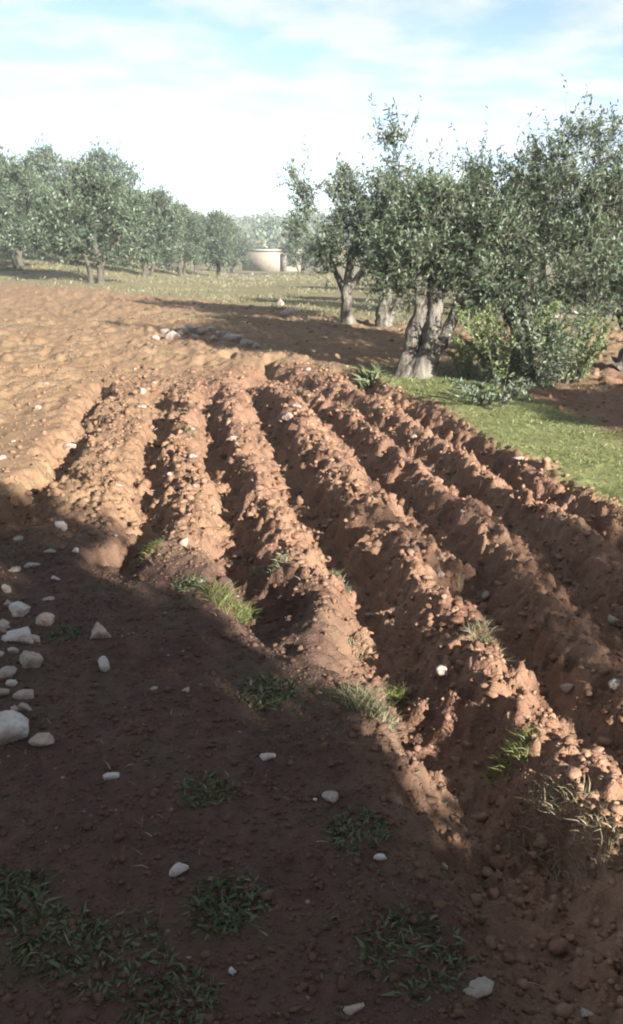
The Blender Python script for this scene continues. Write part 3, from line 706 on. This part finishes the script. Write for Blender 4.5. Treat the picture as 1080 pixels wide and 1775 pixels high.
# olive suckers
def sucker(px, py, h, n, sp, label, seed, mat=M_LEAFY, w_=.3):
    x, y, z, _ = at(px, py); r = np.random.default_rng(seed)
    root = empty('sucker_bush', (x, y, z)); tag(root, label, 'bush', 'suckers under the olive trees')
    parts = []; Bs = []; Ds = []
    for k in range(n):
        a = r.random() * 6.28; q = r.random() ** .5 * w_; b0 = np.array([q * .5 * math.cos(a), q * .5 * math.sin(a), -.03])
        L = h * r.uniform(.55, 1.1); tip = np.array([q * math.cos(a) * sp * 2, q * math.sin(a) * sp * 2, L])
        S = spline([b0, (b0 + tip) / 2 + np.array([0, 0, .08]), tip], 6); parts.append(tube(S, np.linspace(.006, .002, 6), 4))
        for j in range(70):
            f = r.uniform(.12, 1); i = min(int(f * 5), 4); Bs.append(S[i] + (S[i + 1] - S[i]) * (f * 5 - i)); Ds.append((S[i + 1] - S[i]) / np.linalg.norm(S[i + 1] - S[i] + 1e-6))
    B = np.array(Bs); D = np.array(Ds); m = len(B)
    ld = D * .6 + r.normal(0, .6, (m, 3)); ld /= np.linalg.norm(ld, axis=1)[:, None]; sd = np.cross(ld, r.normal(size=(m, 3))); sd /= np.linalg.norm(sd, axis=1)[:, None]
    ll = (.065 * r.uniform(.6, 1.2, m))[:, None]; ww = (.021 * r.uniform(.8, 1.2, m))[:, None]
    LV = np.stack([B, B + ld * ll * .45 + sd * ww * .5, B + ld * ll, B + ld * ll * .45 - sd * ww * .5], 1).reshape(-1, 3)
    V, q, t = join(parts)
    link('stems', mesh_np('stems', V, q, t), M_BARK, root)
    link('leaves', mesh_np('leaves', LV, np.arange(m * 4).reshape(m, 4), None, {'rnd': np.repeat(r.random(m), 4)}), mat, root)
sucker(872, 664, .85, 60, 1.1, 'light green sucker bush right of the gnarled trunk', 1)
sucker(940, 668, .85, 56, 1.0, 'grey green sucker bush below the tall right tree', 2, M_LEAF)
sucker(806, 655, .45, 12, .8, 'small pale sucker clump touching the gnarled trunk', 3, M_LEAFY, .2)
sucker(990, 660, .75, 44, 1.0, 'sucker clump left of the olive tree at the right frame edge', 4, M_LEAFY)
sucker(850, 700, .22, 14, 1.3, 'low grey sprouts in front of the light green sucker bush', 5, M_LEAF)

# ------------------------------------------------------------------ trees across the field at left
FARG = 'olive trees across the field at left'
FV = []
for k in range(4):
    r = random.Random(70 + k); j = lambda s: r.uniform(-s, s)
    FV.append(olive_meshes('far_olive%d' % k,
        [([(0, 0, -.1), (j(.1), j(.1), .5), (j(.15), 0, 1.1), (j(.2), 0, 1.9)], .14, .06), ([(-.25, 0, -.05), (-.6 + j(.2), 0, .9), (-.9 + j(.2), 0, 1.8)], .08, .04), ([(0, 0, .6), (.5 + j(.2), .1, 1.3), (.9 + j(.2), 0, 1.9)], .11, .05)],
        [((j(.3), 0, 2.7), (1.3, 1.4, .9), 66), ((-1.0 + j(.3), 0, 2.3), (.9, 1.1, .8), 36), ((1.0 + j(.3), 0, 2.3), (.9, 1.1, .8), 36), ((j(.9), 0, 3.45), (.5, .6, .5), 14), ((j(.3), 0, 1.5), (1.5, 1.3, .45), 34), ((-.9 + j(.3), 0, 1.1), (.8, .9, .35), 14), ((1.0 + j(.3), 0, 1.1), (.8, .9, .35), 14)],
        170 + k, leaf=.15, lw=.055, twig=(.3, .6), twigs=7, per=9, shoots=34))
def far_tree(px, d, v, s, rot, label, group=FARG):
    X = (px - 540) / FPX * d; Y = d
    plant_tree(FV[v], (X, Y, float(hf(X, Y)) - .03), label, group, rot, s, M_FAR)
for a in [(185, 30, 0, .98, 0.2, 'olive tree with two bare stems nearest the soil edge at left'),
          (58, 38, 1, 1.08, 1.0, 'olive tree with leaning trunk near the left frame edge'),
          (-25, 40, 2, 1.5, 2.0, 'tallest olive tree cut by the left frame edge'),
          (262, 39, 3, .92, 3.0, 'olive tree right behind the two-stemmed tree'),
          (322, 46, 0, .92, 4.1, 'mid-distance olive tree left of the low dark tree'),
          (385, 52, 1, .92, 5.0, 'low dark olive tree left of the pale shed'),
          (120, 52, 2, 1.5, .7, 'olive tree showing above the gap left of the two-stemmed tree'),
          (200, 56, 3, 1.62, 1.9, 'far olive tree topping the two-stemmed tree'),
          (20, 60, 0, 1.6, 2.8, 'far olive tree filling the left edge of the row'),
          (295, 64, 1, 1.25, 3.6, 'far olive tree behind the mid-distance ones'),
          (410, 70, 2, .85, 5.6, 'distant olive tree just left of the pale shed'),
          (90, 46, 3, .98, 4.4, 'olive tree between the leaning trunk and the two-stemmed tree'),
          (150, 44, 1, .9, 2.2, 'olive tree close behind the left stem of the two-stemmed tree'),
          (235, 47, 0, 1.05, 5.2, 'olive tree filling the gap right of the two-stemmed tree'),
          (350, 60, 3, 1.0, 1.3, 'far olive tree between mid-distance and low dark tree'),
          (525, 62, 3, .75, .2, 'distant olive tree just right of the pale shed')]:
    far_tree(*a)

# small pale flat-roofed shed
def box(V0, V1):
    a, b = np.array(V0, float), np.array(V1, float)
    V = np.array([[x, y, z] for x in (a[0], b[0]) for y in (a[1], b[1]) for z in (a[2], b[2])])
    q = np.array([[0, 1, 3, 2], [4, 6, 7, 5], [0, 4, 5, 1], [2, 3, 7, 6], [0, 2, 6, 4], [1, 5, 7, 3]])
    return V, q, np.zeros((0, 3), int)
d = 80.0; X = (478 - 540) / FPX * d; sh = empty('shed', (X, d, float(hf(X, d)) - .05)); sh.rotation_euler = (0, 0, math.radians(-20)); tag(sh, 'small pale flat-roofed shed far off beyond the field', 'shed')
M_WALL = mat_flat('pale_render', (.22, .19, .155), (.29, .25, .205), 3); M_ROOF = mat_flat('concrete_slab', (.32, .30, .27), (.42, .39, .36), 4); M_DARK = mat_flat('weathered_wood', (.13, .115, .10), (.18, .16, .14), 9)
def part(name, bx_, mat, parent): return link(name, mesh_np(name, *join(bx_)), mat, parent)
part('wall', [box((-2.6, -1.4, 0), (2.6, 1.4, 1.85))], M_WALL, sh)
part('roof', [box((-2.75, -1.55, 1.852), (2.75, 1.55, 1.97))], M_ROOF, sh)
part('door', [box((1.2, -1.44, .02), (1.85, -1.402, 1.6))], M_DARK, sh)

# wooded rise behind
def build_wood():
    r = np.random.default_rng(44); n = 420; y = r.uniform(120, 330, n); x = r.uniform(-.55, .45, n) * y
    z = hf(x, y, False); per = 130; s = r.uniform(1.3, 2.6, n)
    d = r.normal(size=(n, per, 3)); d /= np.linalg.norm(d, axis=2)[..., None]; d *= r.random((n, per, 1)) ** .4
    P = (np.stack([x, y, z + s * .9], 1)[:, None] + d * (s[:, None, None] * np.array([1.2, 1.2, .85]))).reshape(-1, 3); m = len(P)
    a = r.normal(size=(m, 3)); a /= np.linalg.norm(a, axis=1)[:, None]; b = np.cross(a, r.normal(size=(m, 3))); b /= np.linalg.norm(b, axis=1)[:, None]
    q = .42
    V = np.stack([P - a * q, P + b * q * .6, P + a * q, P - b * q * .6], 1).reshape(-1, 3)
    tag(link('far_wood', mesh_np('far_wood', V, np.arange(m * 4).reshape(m, 4), None, {'rnd': np.repeat(r.random(m), 4)}), M_FAR), 'grey green wooded rise on the horizon', 'wood', None, 'stuff')
build_wood()

# ------------------------------------------------------------------ haze
def build_haze():
    m = bpy.data.materials.new('thin_haze'); m.use_nodes = True; t = m.node_tree; t.nodes.clear()
    out = N(t, 'ShaderNodeOutputMaterial'); v = N(t, 'ShaderNodeVolumePrincipled')
    v.inputs['Color'].default_value = (.86, .93, 1, 1); v.inputs['Density'].default_value = HAZE; v.inputs['Anisotropy'].default_value = 0.0
    t.links.new(v.outputs[0], out.inputs['Volume'])
    V, q, tt = box((-3500, -1200, -6), (3500, 3400, 24))
    o = link('haze', mesh_np('haze', V, q), m); tag(o, 'thin pale haze over the whole grove', 'haze', None, 'stuff')
HAZE = 0.0011
if HAZE: build_haze()
